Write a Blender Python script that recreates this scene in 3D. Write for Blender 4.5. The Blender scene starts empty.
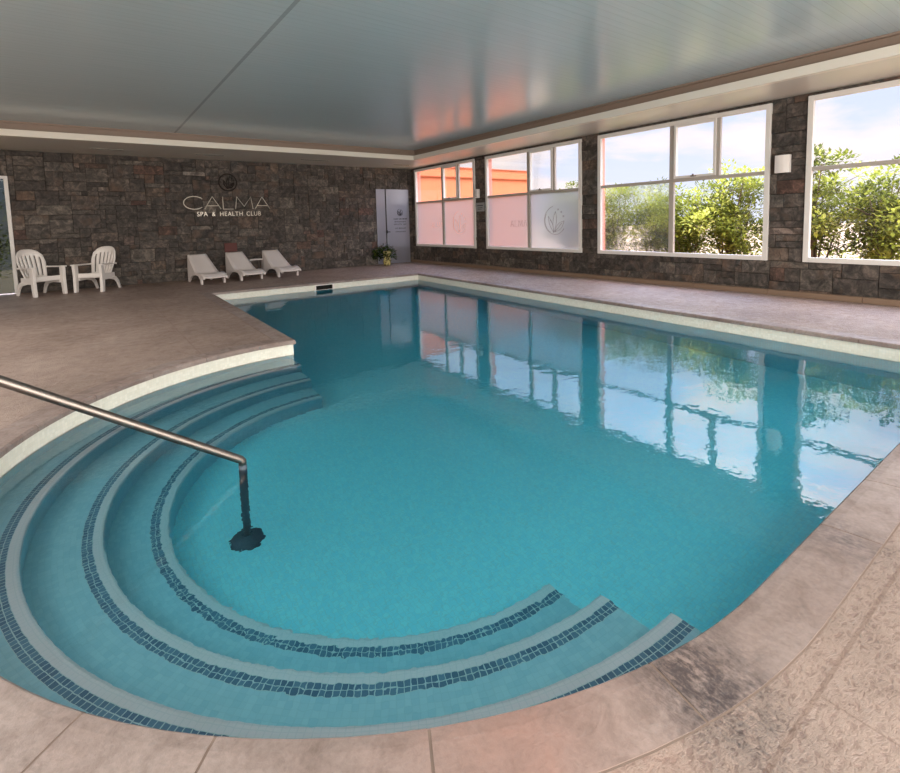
import bpy, bmesh, math, random
from math import sin, cos, pi, radians as rad
from mathutils import Vector, Matrix
from mathutils.geometry import tessellate_polygon

S = bpy.context.scene
COL = S.collection
random.seed(7)

# ------------------------------------------------------------------ helpers
def link(o, parent=None):
    COL.objects.link(o)
    if parent is not None:
        o.parent = parent
    return o

def obj(name, bm, mat=None, parent=None, smooth=False, loc=None, rotz=None):
    me = bpy.data.meshes.new(name)
    bm.to_mesh(me); bm.free()
    if mat is not None:
        for m in (mat if isinstance(mat, (list, tuple)) else [mat]):
            me.materials.append(m)
    if smooth:
        for p in me.polygons: p.use_smooth = True
    o = bpy.data.objects.new(name, me)
    if loc: o.location = loc
    if rotz is not None: o.rotation_euler = (0, 0, rotz)
    return link(o, parent)

def struct(o):
    o['kind'] = 'structure'
    return o

def tag(o, label, cat, group=None):
    o['label'] = label; o['category'] = cat
    if group: o['group'] = group
    return o

def thing(name, label, cat, loc=(0, 0, 0), rotz=0, group=None):
    o = bpy.data.objects.new(name, None); COL.objects.link(o)
    o.location = loc; o.rotation_euler = (0, 0, rotz)
    o.empty_display_size = .2
    return tag(o, label, cat, group)

def dup(root, loc, rotz, label, group=None):
    r = root.copy(); COL.objects.link(r); r.location = loc; r.rotation_euler = (0, 0, rotz)
    r['label'] = label
    if group: r['group'] = group
    for ch in list(root.children):
        c = ch.copy(); COL.objects.link(c); c.parent = r
        for g in ch.children:
            d = g.copy(); COL.objects.link(d); d.parent = c
    return r

def add_box(bm, lo, hi, bev=0, seg=2, M=None, mi=0):
    lo = Vector(lo); hi = Vector(hi)
    r = bmesh.ops.create_cube(bm, size=1)
    vs = r['verts']
    c = (lo + hi) / 2; d = hi - lo
    for v in vs:
        v.co = Vector((v.co.x * d.x, v.co.y * d.y, v.co.z * d.z)) + c
    if bev:
        es = list({e for v in vs for e in v.link_edges})
        b = bmesh.ops.bevel(bm, geom=es, offset=bev, segments=seg, affect='EDGES', profile=.5)
        vs = [v for v in b['verts']] 
        vs = list({v for f in b['faces'] for v in f.verts} | set(vs))
    if M is not None:
        allv = set(vs)
        stack = list(vs)
        for v in stack:
            for e in v.link_edges:
                w = e.other_vert(v)
                if w not in allv:
                    allv.add(w); stack.append(w)
        for v in allv: v.co = M @ v.co
    return vs

def add_tube(bm, pts, r, seg=12, cap=True):
    pts = [Vector(p) for p in pts]
    rings = []
    n = len(pts)
    rr = r if isinstance(r, (list, tuple)) else [r] * n
    prev = None
    for i, p in enumerate(pts):
        if i == 0: t = pts[1] - p
        elif i == n - 1: t = p - pts[i - 1]
        else: t = (pts[i + 1] - p).normalized() + (p - pts[i - 1]).normalized()
        t.normalize()
        if prev is None:
            a = Vector((0, 0, 1)) if abs(t.z) < .9 else Vector((0, 1, 0))
            u = t.cross(a).normalized()
        else:
            u = (prev - t * prev.dot(t)).normalized()
        prev = u
        w = t.cross(u)
        rings.append([bm.verts.new(p + (u * cos(2 * pi * k / seg) + w * sin(2 * pi * k / seg)) * rr[i]) for k in range(seg)])
    for a, b in zip(rings, rings[1:]):
        for k in range(seg):
            f = bm.faces.new((a[k], a[(k + 1) % seg], b[(k + 1) % seg], b[k])); f.smooth = True
    if cap:
        bm.faces.new(rings[0][::-1]); bm.faces.new(rings[-1])

def add_lathe(bm, prof, seg=24, c=(0, 0, 0)):
    rings = []
    for r, z in prof:
        rings.append([bm.verts.new((c[0] + max(r, .0005) * cos(2 * pi * k / seg), c[1] + max(r, .0005) * sin(2 * pi * k / seg), c[2] + z)) for k in range(seg)])
    for a, b in zip(rings, rings[1:]):
        for k in range(seg):
            f = bm.faces.new((a[k], a[(k + 1) % seg], b[(k + 1) % seg], b[k])); f.smooth = True
    bm.faces.new(rings[0][::-1]); bm.faces.new(rings[-1])

def add_prism(bm, poly, fn, t0, t1):
    """extrude a 2D polygon between t0 and t1; fn(a, b, t) -> point"""
    A = [bm.verts.new(fn(a, b, t0)) for a, b in poly]
    B = [bm.verts.new(fn(a, b, t1)) for a, b in poly]
    n = len(poly)
    for k in range(n):
        bm.faces.new((A[k], A[(k + 1) % n], B[(k + 1) % n], B[k]))
    tri = tessellate_polygon([[Vector((a, b, 0)) for a, b in poly]])
    for t in tri:
        try:
            bm.faces.new([A[i] for i in t]); bm.faces.new([B[i] for i in t][::-1])
        except ValueError: pass
    bmesh.ops.recalc_face_normals(bm, faces=bm.faces[:])

def bezier(pts, n=10):
    """Catmull-Rom through points"""
    P = [Vector(p) for p in pts]
    P = [P[0] * 2 - P[1]] + P + [P[-1] * 2 - P[-2]]
    out = []
    for i in range(1, len(P) - 2):
        for k in range(n):
            t = k / n
            a, b, c, d = P[i - 1], P[i], P[i + 1], P[i + 2]
            out.append(.5 * ((2 * b) + (c - a) * t + (2 * a - 5 * b + 4 * c - d) * t * t + (3 * b - a - 3 * c + d) * t ** 3))
    out.append(P[-2])
    return out

# ------------------------------------------------------------------ materials
def sc(h, k=1):  # sRGB 0-255 -> linear
    return tuple(((c / 255) / 12.92 if c / 255 <= .04045 else ((c / 255 + .055) / 1.055) ** 2.4) * k for c in h) + (1,)

class NT:
    def __init__(s, name):
        s.m = bpy.data.materials.new(name); s.m.use_nodes = True
        s.t = s.m.node_tree; s.n = s.t.nodes; s.l = s.t.links
        s.b = s.n['Principled BSDF']; s.out = s.n['Material Output']
    def new(s, typ, **kw):
        n = s.n.new(typ)
        for k, v in kw.items():
            if k in n.inputs: n.inputs[k].default_value = v
            else: setattr(n, k, v)
        return n
    def link(s, a, b): s.l.new(a, b)
    def noise(s, vec, scale, detail=4, rough=.6, dist=0):
        n = s.new('ShaderNodeTexNoise'); n.inputs['Scale'].default_value = scale
        n.inputs['Detail'].default_value = detail; n.inputs['Roughness'].default_value = rough
        n.inputs['Distortion'].default_value = dist
        if vec is not None: s.link(vec, n.inputs['Vector'])
        return n
    def ramp(s, fac, stops):
        r = s.new('ShaderNodeValToRGB')
        e = r.color_ramp.elements
        while len(e) < len(stops): e.new(.5)
        for x, (p, c) in zip(e, stops): x.position = p; x.color = c
        s.link(fac, r.inputs[0]); return r
    def mix(s, fac, a, b, mode='MIX'):
        m = s.new('ShaderNodeMix', data_type='RGBA', blend_type=mode)
        for sock, v in ((m.inputs[0], fac), (m.inputs[6], a), (m.inputs[7], b)):
            if hasattr(v, 'is_linked') or hasattr(v, 'links'): s.link(v, sock)
            else: sock.default_value = v
        return m.outputs[2]
    def math(s, op, a, b=None, c=None):
        m = s.new('ShaderNodeMath', operation=op)
        for i, v in enumerate((a, b, c)):
            if v is None: continue
            if hasattr(v, 'links'): s.link(v, m.inputs[i])
            else: m.inputs[i].default_value = v
        return m.outputs[0]
    def bump(s, h, strength, dist=.01, normal=None):
        b = s.new('ShaderNodeBump'); b.inputs['Strength'].default_value = strength; b.inputs['Distance'].default_value = dist
        s.link(h, b.inputs['Height'])
        if normal is not None: s.link(normal, b.inputs['Normal'])
        return b.outputs[0]
    def objco(s, scale=None):
        t = s.new('ShaderNodeTexCoord').outputs['Object']
        if scale:
            m = s.new('ShaderNodeMapping'); m.inputs['Scale'].default_value = scale
            s.link(t, m.inputs['Vector']); return m.outputs[0]
        return t

def plain(name, col, rough=.5, metal=0, spec=.5, bumpy=None):
    k = NT(name)
    k.b.inputs['Roughness'].default_value = rough
    k.b.inputs['Metallic'].default_value = metal
    k.b.inputs['Specular IOR Level'].default_value = spec
    c = sc(col)
    co = k.objco()
    n = k.noise(co, 6, 3)
    k.link(k.mix(k.math('MULTIPLY', n.outputs[0], .12), c, tuple(x * .8 for x in c[:3]) + (1,)), k.b.inputs['Base Color'])
    if bumpy:
        n2 = k.noise(co, bumpy[0], 3)
        k.link(k.bump(n2.outputs[0], bumpy[1], .005), k.b.inputs['Normal'])
    return k.m

M_white = plain('white_plastic', (236, 228, 222), .35)
M_lounge = plain('lounger_plastic', (228, 218, 214), .45)
M_frame = plain('window_frame_paint', (222, 216, 210), .4)
M_mull = plain('frame_paint_backlit_shade', (172, 162, 152), .4)  # frame paint darkened: the bars' backlit shade is in the colour
M_fascia = plain('fascia_paint', (226, 218, 205), .5)
M_soffit = plain('soffit_paint', (205, 198, 186), .35)
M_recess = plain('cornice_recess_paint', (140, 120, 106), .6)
M_dark = plain('dark_void', (12, 12, 12), .8)
M_black = plain('black_plastic', (20, 20, 22), .4)
M_plaster = plain('wall_plaster', (190, 178, 165), .8)
M_orange = plain('orange_render', (202, 116, 74), .9, bumpy=(40, .2))
M_orange2 = plain('orange_ledge', (176, 90, 54), .9)
M_jamb = plain('salmon_reveal', (222, 150, 132), .9)
M_letter = plain('letter_metal', (225, 215, 200), .3, .3)
M_emblem = plain('emblem_brown', (38, 26, 20), .5, .3)
M_steel = plain('brushed_steel', (128, 118, 112), .40, 1)
M_door = plain('door_grey_panel', (150, 150, 160), .3, .55)
M_print = plain('door_print', (34, 34, 44), .6)
M_redbox = plain('maroon_panel', (92, 42, 36), .6)
M_plate = plain('grey_sign_plate', (150, 150, 148), .4)
M_curb = plain('curb_stone', (128, 104, 86), .7, bumpy=(30, .3))
M_soil = plain('sandy_soil', (140, 120, 94), .95, bumpy=(12, .6))
M_bark = plain('bark', (96, 78, 60), .9, bumpy=(50, .5))
def pot_mat():
    k = NT('pot_ceramic'); n = k.noise(k.objco(), 14, 3, .6)
    k.link(k.ramp(n.outputs[0], [(.42, sc((70, 66, 36))), (.5, sc((188, 170, 96))), (.62, sc((214, 200, 140)))]).outputs[0], k.b.inputs['Base Color'])
    return k.m
M_pot = pot_mat()
M_etch = plain('etched_line', (150, 140, 138), .7)
M_etchw = plain('etched_line_light', (245, 205, 190), .7)

def stone_mat():
    k = NT('slate_stone')
    at = k.new('ShaderNodeAttribute', attribute_name='tint')
    r = k.ramp(at.outputs['Fac'], [(0, sc((68, 61, 57))), (.2, sc((90, 83, 77))), (.4, sc((78, 71, 67))), (.58, sc((106, 99, 92))), (.72, sc((88, 79, 73))), (.86, sc((96, 82, 72))), (.95, sc((88, 62, 54))), (1, sc((120, 112, 106)))])
    co = k.objco()
    vec = k.new('ShaderNodeVectorMath', operation='ADD')
    sp = k.math('MULTIPLY', at.outputs['Fac'], 37.0)
    cb = k.new('ShaderNodeCombineXYZ'); k.link(sp, cb.inputs[0]); k.link(sp, cb.inputs[2])
    k.link(co, vec.inputs[0]); k.link(cb.outputs[0], vec.inputs[1])
    v = vec.outputs[0]
    n1 = k.noise(v, 6, 7, .72, .9); n2 = k.noise(v, 24, 6, .75, .6)
    pat = k.ramp(n1.outputs[0], [(.34, (.26, .24, .22, 1)), (.5, (.82, .8, .78, 1)), (.64, (1.8, 1.7, 1.6, 1))])
    c = k.mix(1.0, r.outputs[0], pat.outputs[0], 'MULTIPLY')
    pat2 = k.ramp(n2.outputs[0], [(.35, (.55, .55, .55, 1)), (.6, (1.25, 1.25, 1.25, 1))])
    c = k.mix(.8, c, pat2.outputs[0], 'MULTIPLY')
    n3 = k.noise(v, 2.3, 3, .6)
    rust = k.ramp(n3.outputs[0], [(.56, (0, 0, 0, 1)), (.7, (.6, .6, .6, 1))])
    c = k.mix(rust.outputs[0], c, sc((104, 80, 64)))
    k.link(c, k.b.inputs['Base Color'])
    k.b.inputs['Roughness'].default_value = .7
    h = k.math('ADD', k.math('MULTIPLY', n1.outputs[0], 1.0), k.math('MULTIPLY', n2.outputs[0], .45))
    k.link(k.bump(h, .9, .02), k.b.inputs['Normal'])
    return k.m
M_stone = stone_mat()
M_grout = plain('stone_backing', (30, 26, 24), .9)

def deck_mat(name, base, dark, light, stamp, joints):
    k = NT(name)
    co = k.objco()
    n1 = k.noise(co, 1.1, 5, .6, .3); n2 = k.noise(co, 9, 6, .65, .8); n3 = k.noise(co, 60, 4, .7)
    c = k.ramp(n1.outputs[0], [(.3, sc(dark)), (.52, sc(base)), (.72, sc(light))]).outputs[0]
    p = k.ramp(n2.outputs[0], [(.3, (.72, .69, .67, 1)), (.5, (1, 1, 1, 1)), (.7, (1.14, 1.13, 1.12, 1))])
    c = k.mix(.9, c, p.outputs[0], 'MULTIPLY')
    g = k.ramp(n3.outputs[0], [(.3, (.8, .79, .78, 1)), (.6, (1.07, 1.07, 1.07, 1))])
    c = k.mix(.8, c, g.outputs[0], 'MULTIPLY')
    # dark mildew patches by the near edge, and pits
    def spot(cx, cy, r, amt, c):
        d = k.new('ShaderNodeVectorMath', operation='DISTANCE'); k.link(co, d.inputs[0]); d.inputs[1].default_value = (cx, cy, 0)
        m = k.math('SUBTRACT', 1.0, k.math('DIVIDE', d.outputs['Value'], r))
        m = k.math('MAXIMUM', m, 0.0)
        nn = k.noise(k.objco((70, 22, 18)), 1.0, 6, .8, .5)
        nb = k.noise(co, 16, 6, .8)
        m = k.math('MULTIPLY', m, k.ramp(k.math('MULTIPLY', k.math('ADD', nn.outputs[0], nb.outputs[0]), .5), [(.42, (0, 0, 0, 1)), (.66, (1, 1, 1, 1))]).outputs[0])
        m = k.math('MINIMUM', k.math('MULTIPLY', m, amt), .8)
        return k.mix(m, c, sc((58, 50, 52)))
    c = spot(1.33, .68, .26, 2.0, c)
    c = spot(1.27, .52, .22, 1.8, c)
    c = spot(2.35, .60, .22, 1.2, c)
    # reddish bloom
    d = k.new('ShaderNodeVectorMath', operation='DISTANCE'); k.link(co, d.inputs[0]); d.inputs[1].default_value = (.8, .82, 0)
    m = k.math('MULTIPLY', k.math('MAXIMUM', k.math('SUBTRACT', 1.0, k.math('DIVIDE', d.outputs['Value'], .45)), 0.0), k.math('MULTIPLY', n2.outputs[0], .9))
    c = k.mix(m, c, sc((158, 112, 98)))
    # small pits
    vp = k.new('ShaderNodeTexVoronoi', feature='F1'); vp.inputs['Scale'].default_value = 34; k.link(co, vp.inputs['Vector'])
    pit = k.ramp(k.math('ADD', vp.outputs['Distance'], k.math('MULTIPLY', k.noise(co, 3, 2).outputs[0], .35)), [(.17, (1, 1, 1, 1)), (.22, (0, 0, 0, 1))])
    c = k.mix(k.math('MULTIPLY', pit.outputs[0], .55), c, sc((110, 84, 74)))
    h = k.math('ADD', k.math('MULTIPLY', n2.outputs[0], .5), k.math('MULTIPLY', n3.outputs[0], .25))
    if stamp:
        ns = k.noise(k.objco((1, 1.6, 1)), 22, 6, .72, .35)
        ridge = k.math('SUBTRACT', 1.0, k.math('MULTIPLY', k.math('ABSOLUTE', k.math('SUBTRACT', ns.outputs[0], .5)), 9.0))
        ridge = k.math('MAXIMUM', ridge, 0.0)
        h = k.math('ADD', h, k.math('MULTIPLY', ridge, .5))
        c = k.mix(k.math('MULTIPLY', ridge, .22), c, sc((220, 200, 184)))
    sx = k.new('ShaderNodeSeparateXYZ'); k.link(co, sx.inputs[0])
    if joints:
        X, Y = sx.outputs[0], sx.outputs[1]
        ms = None
        def line(v, at, w, cond=None):
            a = k.math('LESS_THAN', k.math('ABSOLUTE', k.math('SUBTRACT', v, at)), w)
            if cond is not None: a = k.math('MULTIPLY', a, cond)
            return a
        near = k.math('LESS_THAN', Y, .43)
        a = line(Y, .432, .006)
        b = line(X, 1.52, .003, near)
        c2 = line(X, 3.1, .004, near)
        fa = k.math('GREATER_THAN', Y, 5.6)
        side = k.math('LESS_THAN', X, 1.8)
        # control joints on the left deck
        d1 = line(X, .9, .006, k.math('GREATER_THAN', Y, 4.0))
        d2 = line(Y, 8.2, .008, side)
        d3 = line(Y, 11.6, .008)
        ms = k.math('MAXIMUM', k.math('MAXIMUM', a, b), k.math('MAXIMUM', k.math('MAXIMUM', d1, d2), k.math('MAXIMUM', d3, c2)))
        h = k.math('SUBTRACT', h, k.math('MULTIPLY', ms, 2.0))
        c = k.mix(k.math('MULTIPLY', ms, .45), c, sc((112, 88, 76)))
    k.link(c, k.b.inputs['Base Color'])
    rr = k.ramp(n2.outputs[0], [(.3, (.55, .55, .55, 1)), (.7, (.33, .33, .33, 1))])
    k.link(rr.outputs[0], k.b.inputs['Roughness'])
    k.link(k.bump(h, .5, .012), k.b.inputs['Normal'])
    return k.m
M_deck = deck_mat('stamped_concrete', (138, 117, 108), (118, 98, 89), (154, 135, 126), True, True)
M_coping = deck_mat('coping_stone', (142, 126, 120), (126, 108, 101), (156, 142, 136), False, False)

def tile_mat(name, stripe):
    """25 mm mosaic driven by UV in metres. u along, v: distance (tread) or height (wall)"""
    k = NT(name)
    uv = k.new('ShaderNodeUVMap').outputs[0]
    sx = k.new('ShaderNodeSeparateXYZ'); k.link(uv, sx.inputs[0])
    U, V = sx.outputs[0], sx.outputs[1]
    T = .025
    def grid(v):
        f = k.math('FRACT', k.math('DIVIDE', v, T))
        return k.math('MAXIMUM', k.math('LESS_THAN', f, .07), k.math('GREATER_THAN', f, .93))
    g = k.math('MAXIMUM', grid(U), grid(V))
    cell = k.new('ShaderNodeCombineXYZ')
    k.link(k.math('FLOOR', k.math('DIVIDE', U, T)), cell.inputs[0]); k.link(k.math('FLOOR', k.math('DIVIDE', V, T)), cell.inputs[1])
    wn = k.new('ShaderNodeTexWhiteNoise', noise_dimensions='2D'); k.link(cell.outputs[0], wn.inputs['Vector'])
    base = k.mix(wn.outputs['Value'], sc((172, 238, 250)), sc((190, 246, 253)))
    if stripe:
        base = k.mix(wn.outputs['Value'], sc((160, 202, 216)), sc((176, 212, 222)))
        s = k.math('MULTIPLY', k.math('GREATER_THAN', V, .05), k.math('LESS_THAN', V, .10))
        light = k.math('MULTIPLY', k.math('LESS_THAN', V, .05), k.math('GREATER_THAN', V, -.03))
        base = k.mix(light, base, sc((228, 222, 226)))
        dk = k.mix(wn.outputs['Value'], sc((64, 98, 128)), sc((94, 130, 156)))  # stripe blue lightened, standing in for haze of scattering water
        base = k.mix(s, base, dk)
        gc = k.mix(s, base, sc((196, 212, 214)))
        gc = k.mix(.12, gc, sc((120, 160, 170)))
        base = k.mix(g, base, gc)
    else:
        cream = k.math('GREATER_THAN', V, -.20)
        cr = k.mix(wn.outputs['Value'], sc((220, 215, 200)), sc((232, 227, 214)))
        base = k.mix(cream, base, cr)
        base = k.mix(k.math('MULTIPLY', g, .3), base, sc((200, 208, 204)))
    k.link(base, k.b.inputs['Base Color'])
    k.b.inputs['Roughness'].default_value = .3
    return k.m
M_tile = tile_mat('pool_mosaic_tile', False)
M_steptile = tile_mat('step_mosaic_tile', True)

def water_mat():
    k = NT('pool_water')
    k.n.remove(k.b)
    co = k.objco()
    n1 = k.noise(co, 2.2, 2, .5, .3); n2 = k.noise(k.objco((1, 1.5, 1)), 9, 2, .5, .3); n3 = k.noise(co, 28, 1, .5)
    d = k.new('ShaderNodeVectorMath', operation='DISTANCE'); k.link(co, d.inputs[0]); d.inputs[1].default_value = (.9, 2.0, ZW)
    msk = k.math('MULTIPLY', k.math('SUBTRACT', 1.0, k.math('MINIMUM', k.math('DIVIDE', d.outputs['Value'], 3.0), 1.0)), .45)   # livelier water over the steps
    h = k.math('ADD', k.math('MULTIPLY', n1.outputs[0], 1.0), k.math('ADD', k.math('MULTIPLY', n2.outputs[0], .22), k.math('MULTIPLY', n3.outputs[0], msk)))
    nm = k.bump(h, WATER_BUMP, .02)
    rf = k.new('ShaderNodeBsdfRefraction', IOR=1.33, Roughness=0.0); rf.inputs['Color'].default_value = (1, 1, 1, 1)
    gl = k.new('ShaderNodeBsdfGlossy', Roughness=0.0)
    fr = k.new('ShaderNodeFresnel', IOR=1.45)
    for n in (rf, gl, fr): k.link(nm, n.inputs['Normal'])
    mx = k.new('ShaderNodeMixShader'); k.link(fr.outputs[0], mx.inputs[0]); k.link(rf.outputs[0], mx.inputs[1]); k.link(gl.outputs[0], mx.inputs[2])
    k.link(mx.outputs[0], k.out.inputs['Surface'])
    va = k.new('ShaderNodeVolumeAbsorption', Density=WATER_ABS); va.inputs['Color'].default_value = (.0, .872, .975, 1)
    k.link(va.outputs[0], k.out.inputs['Volume'])
    return k.m
ZW = -.17                       # water level
WATER_BUMP = .15
WATER_ABS = .60
M_water = water_mat()

def glass_mat(name, tint=(1, 1, 1, 1), ior=1.45):
    k = NT(name); k.n.remove(k.b)
    tr = k.new('ShaderNodeBsdfTransparent'); tr.inputs[0].default_value = tint
    gl = k.new('ShaderNodeBsdfGlossy', Roughness=0.02)
    fr = k.new('ShaderNodeFresnel', IOR=ior)
    mx = k.new('ShaderNodeMixShader')
    k.link(k.math('MULTIPLY', fr.outputs[0], .25), mx.inputs[0]); k.link(tr.outputs[0], mx.inputs[1]); k.link(gl.outputs[0], mx.inputs[2])
    k.link(mx.outputs[0], k.out.inputs['Surface'])
    return k.m
M_glass = glass_mat('clear_glass')
M_tint = glass_mat('dark_tinted_glass', (.25, .27, .26, 1))

def frosted_mat(name, rough, white, clear=0, tint=(.60, .61, .61, 1)):
    k = NT(name); k.n.remove(k.b)
    rf = k.new('ShaderNodeBsdfRefraction', IOR=1.12, Roughness=rough); rf.inputs['Color'].default_value = tint
    tl = k.new('ShaderNodeBsdfTranslucent'); tl.inputs[0].default_value = (.36, .36, .36, 1)
    tr = k.new('ShaderNodeBsdfTransparent')
    m1 = k.new('ShaderNodeMixShader'); m1.inputs[0].default_value = white
    k.link(rf.outputs[0], m1.inputs[1]); k.link(tl.outputs[0], m1.inputs[2])
    m2 = k.new('ShaderNodeMixShader'); m2.inputs[0].default_value = clear
    k.link(m1.outputs[0], m2.inputs[1]); k.link(tr.outputs[0], m2.inputs[2])
    k.link(m2.outputs[0], k.out.inputs['Surface'])
    return k.m
M_frost = frosted_mat('frosted_film', .32, .32)
M_wet = frosted_mat('misted_glass', .10, .04, .35, (.92, .92, .92, 1))

def ceil_mat():
    k = NT('ceiling_pvc_panels')
    co = k.objco()
    sx = k.new('ShaderNodeSeparateXYZ'); k.link(co, sx.inputs[0])
    f = k.math('FRACT', k.math('DIVIDE', sx.outputs[1], .10))
    gv = k.math('LESS_THAN', f, .05)
    n = k.noise(k.objco((.6, 14, 1)), 1.5, 4, .6)
    c = k.mix(n.outputs[0], sc((180, 198, 202)), sc((198, 212, 216)))
    sm = k.math('LESS_THAN', k.math('ABSOLUTE', k.math('SUBTRACT', sx.outputs[0], 1.74)), .022)
    c = k.mix(k.math('MULTIPLY', gv, .22), c, sc((90, 92, 92)))
    c = k.mix(k.math('MULTIPLY', sm, .4), c, sc((92, 92, 94)))
    k.link(c, k.b.inputs['Base Color'])
    k.b.inputs['Roughness'].default_value = .22
    k.b.inputs['Specular IOR Level'].default_value = .6
    h = k.math('ADD', k.math('MULTIPLY', n.outputs[0], .4), k.math('MULTIPLY', gv, -.6))
    k.link(k.bump(h, .12, .01), k.b.inputs['Normal'])
    return k.m
M_ceil = ceil_mat()

def leaf_mat(name, stops):
    k = NT(name); k.n.remove(k.b)
    at = k.new('ShaderNodeAttribute', attribute_name='tint')
    r = k.ramp(at.outputs['Fac'], [(p, sc(c)) for p, c in stops])
    d = k.new('ShaderNodeBsdfDiffuse'); t = k.new('ShaderNodeBsdfTranslucent')
    k.link(r.outputs[0], d.inputs[0]); k.link(r.outputs[0], t.inputs[0])
    mx = k.new('ShaderNodeMixShader'); mx.inputs[0].default_value = .45
    k.link(d.outputs[0], mx.inputs[1]); k.link(t.outputs[0], mx.inputs[2])
    k.link(mx.outputs[0], k.out.inputs['Surface'])
    return k.m
M_leaf = leaf_mat('hedge_leaves', [(0, (84, 92, 44)), (.35, (134, 142, 58)), (.7, (178, 184, 80)), (1, (220, 222, 128))])
M_leafd = leaf_mat('potted_leaves', [(0, (30, 48, 24)), (.6, (58, 84, 36)), (1, (120, 130, 50))])

# ------------------------------------------------------------------ dimensions (metres; camera above the origin)
XR, YB = 8.946, 14.155          # right wall, back wall
XL, YF = -7.0, -5.0             # unseen left and front walls
ZS, ZC = 3.075, 3.35            # soffit, ceiling
SX, SY = 7.72, 12.04            # soffit inner corner
CX, CY, R0 = 1.80, 3.14, 2.455   # rounded end of the pool

arc = [(CX + R0 * cos(a), CY + R0 * sin(a)) for a in [rad(270 - 180 * i / 64) for i in range(65)]]
OUT = arc + [(1.86, 5.58), (2.0, 10.86), (6.95, 10.8), (6.30, .695)]     # clockwise from the near side
def offset(poly, d):
    """grow a clockwise polygon outwards by d"""
    n = len(poly); res = []
    for i in range(n):
        p0, p1, p2 = Vector(poly[i - 1]), Vector(poly[i]), Vector(poly[(i + 1) % n])
        e1 = (p1 - p0).normalized(); e2 = (p2 - p1).normalized()
        n1 = Vector((-e1.y, e1.x)); n2 = Vector((-e2.y, e2.x))
        b = n1 + n2
        if b.length < 1e-6: b = n1
        b.normalize()
        res.append(tuple(p1 + b * d / max(.35, b.dot(n1))))
    return res

# ------------------------------------------------------------------ floor (deck) with a hole
COPW = .185
hole = offset(OUT, COPW)
def plate_with_hole(outer, hole, z, z0, mat, name):
    bm = bmesh.new()
    A = [Vector((x, y, 0)) for x, y in outer]; B = [Vector((x, y, 0)) for x, y in hole]
    tri = tessellate_polygon([A, B])
    vs = [bm.verts.new((v.x, v.y, z)) for v in A + B]
    for t in tri:
        f = bm.faces.new([vs[i] for i in t])
        f.normal_update()
        if f.normal.z < 0: f.normal_flip()
    n = len(B); o = len(A)
    lo = [bm.verts.new((v.x, v.y, z0)) for v in B]
    for i in range(n):
        bm.faces.new((vs[o + i], vs[o + (i + 1) % n], lo[(i + 1) % n], lo[i]))
    return obj(name, bm, mat)
struct(plate_with_hole([(XL, YF), (XR + .25, YF), (XR + .25, YB + .25), (XL, YB + .25)], hole, 0, -.3, M_deck, 'floor'))

# coping: separate slabs with narrow joints, a soft nosing over the water
def coping():
    bm = bmesh.new()
    inner = offset(OUT, -.022)
    outer = offset(OUT, COPW - .004)
    def cum(P):
        L = [0]
        for i in range(len(P)): L.append(L[-1] + (Vector(P[(i + 1) % len(P)]) - Vector(P[i])).length)
        return L
    n = len(OUT)
    L = cum(OUT)
    # resample: build list of (inner, outer, s)
    st = []
    for i in range(n):
        seg = L[i + 1] - L[i]
        m = max(1, int(seg / .08))
        for k in range(m):
            t = k / m
            j = (i + 1) % n
            st.append((Vector(inner[i]).lerp(Vector(inner[j]), t), Vector(outer[i]).lerp(Vector(outer[j]), t), L[i] + seg * t))
    st.append((st[0][0], st[0][1], L[-1]))
    prof = [(0.0, -.045), (0.0, -.012), (.012, 0.001), (.05, .004), (1, .003), (1, -.045)]  # (metres for first, 1=outer)
    def ring(a, b):
        w = (b - a).length; d = (b - a).normalized(); out = []
        for u, z in prof:
            p = a + d * (w if u == 1 else u)
            out.append((p.x, p.y, z))
        return out
    joints = []
    joints = [.557, 1.226, 1.777, 2.18]; s = 2.75
    while s < L[-1] - .3: joints.append(s); s += random.uniform(.56, .62)
    gap = .008
    def at(s):
        for q in range(len(st) - 1):
            if st[q][2] <= s <= st[q + 1][2]:
                t = (s - st[q][2]) / max(1e-9, st[q + 1][2] - st[q][2])
                return st[q][0].lerp(st[q + 1][0], t), st[q][1].lerp(st[q + 1][1], t)
        return st[-1][0], st[-1][1]
    bounds = [0] + joints + [L[-1]]
    for a, b in zip(bounds, bounds[1:]):
        a2 = a + (gap / 2 if a > 0 else 0); b2 = b - (gap / 2 if b < L[-1] else 0)
        rings = [ring(*at(a2))] + [ring(x, y) for x, y, s in st if a2 + .01 < s < b2 - .01] + [ring(*at(b2))]
        V = [[bm.verts.new(p) for p in r] for r in rings]
        for r, q in zip(V, V[1:]):
            for k in range(len(r)):
                bm.faces.new((r[k], r[(k + 1) % len(r)], q[(k + 1) % len(r)], q[k]))
        bm.faces.new(V[0]); bm.faces.new(V[-1][::-1])
    bmesh.ops.recalc_face_normals(bm, faces=bm.faces[:])
    return struct(obj('trim_1', bm, M_coping))
cop = coping()
bm = bmesh.new()   # mortar bed under the coping joints
I = offset(OUT, -.008); O = offset(OUT, COPW + .0015)
for i in range(len(OUT)):
    j = (i + 1) % len(OUT)
    bm.faces.new([bm.verts.new((*p, .0012)) for p in (I[i], I[j], O[j], O[i])])
obj('joint_mortar', bm, plain('joint_mortar', (124, 106, 96), .9), cop)

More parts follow.
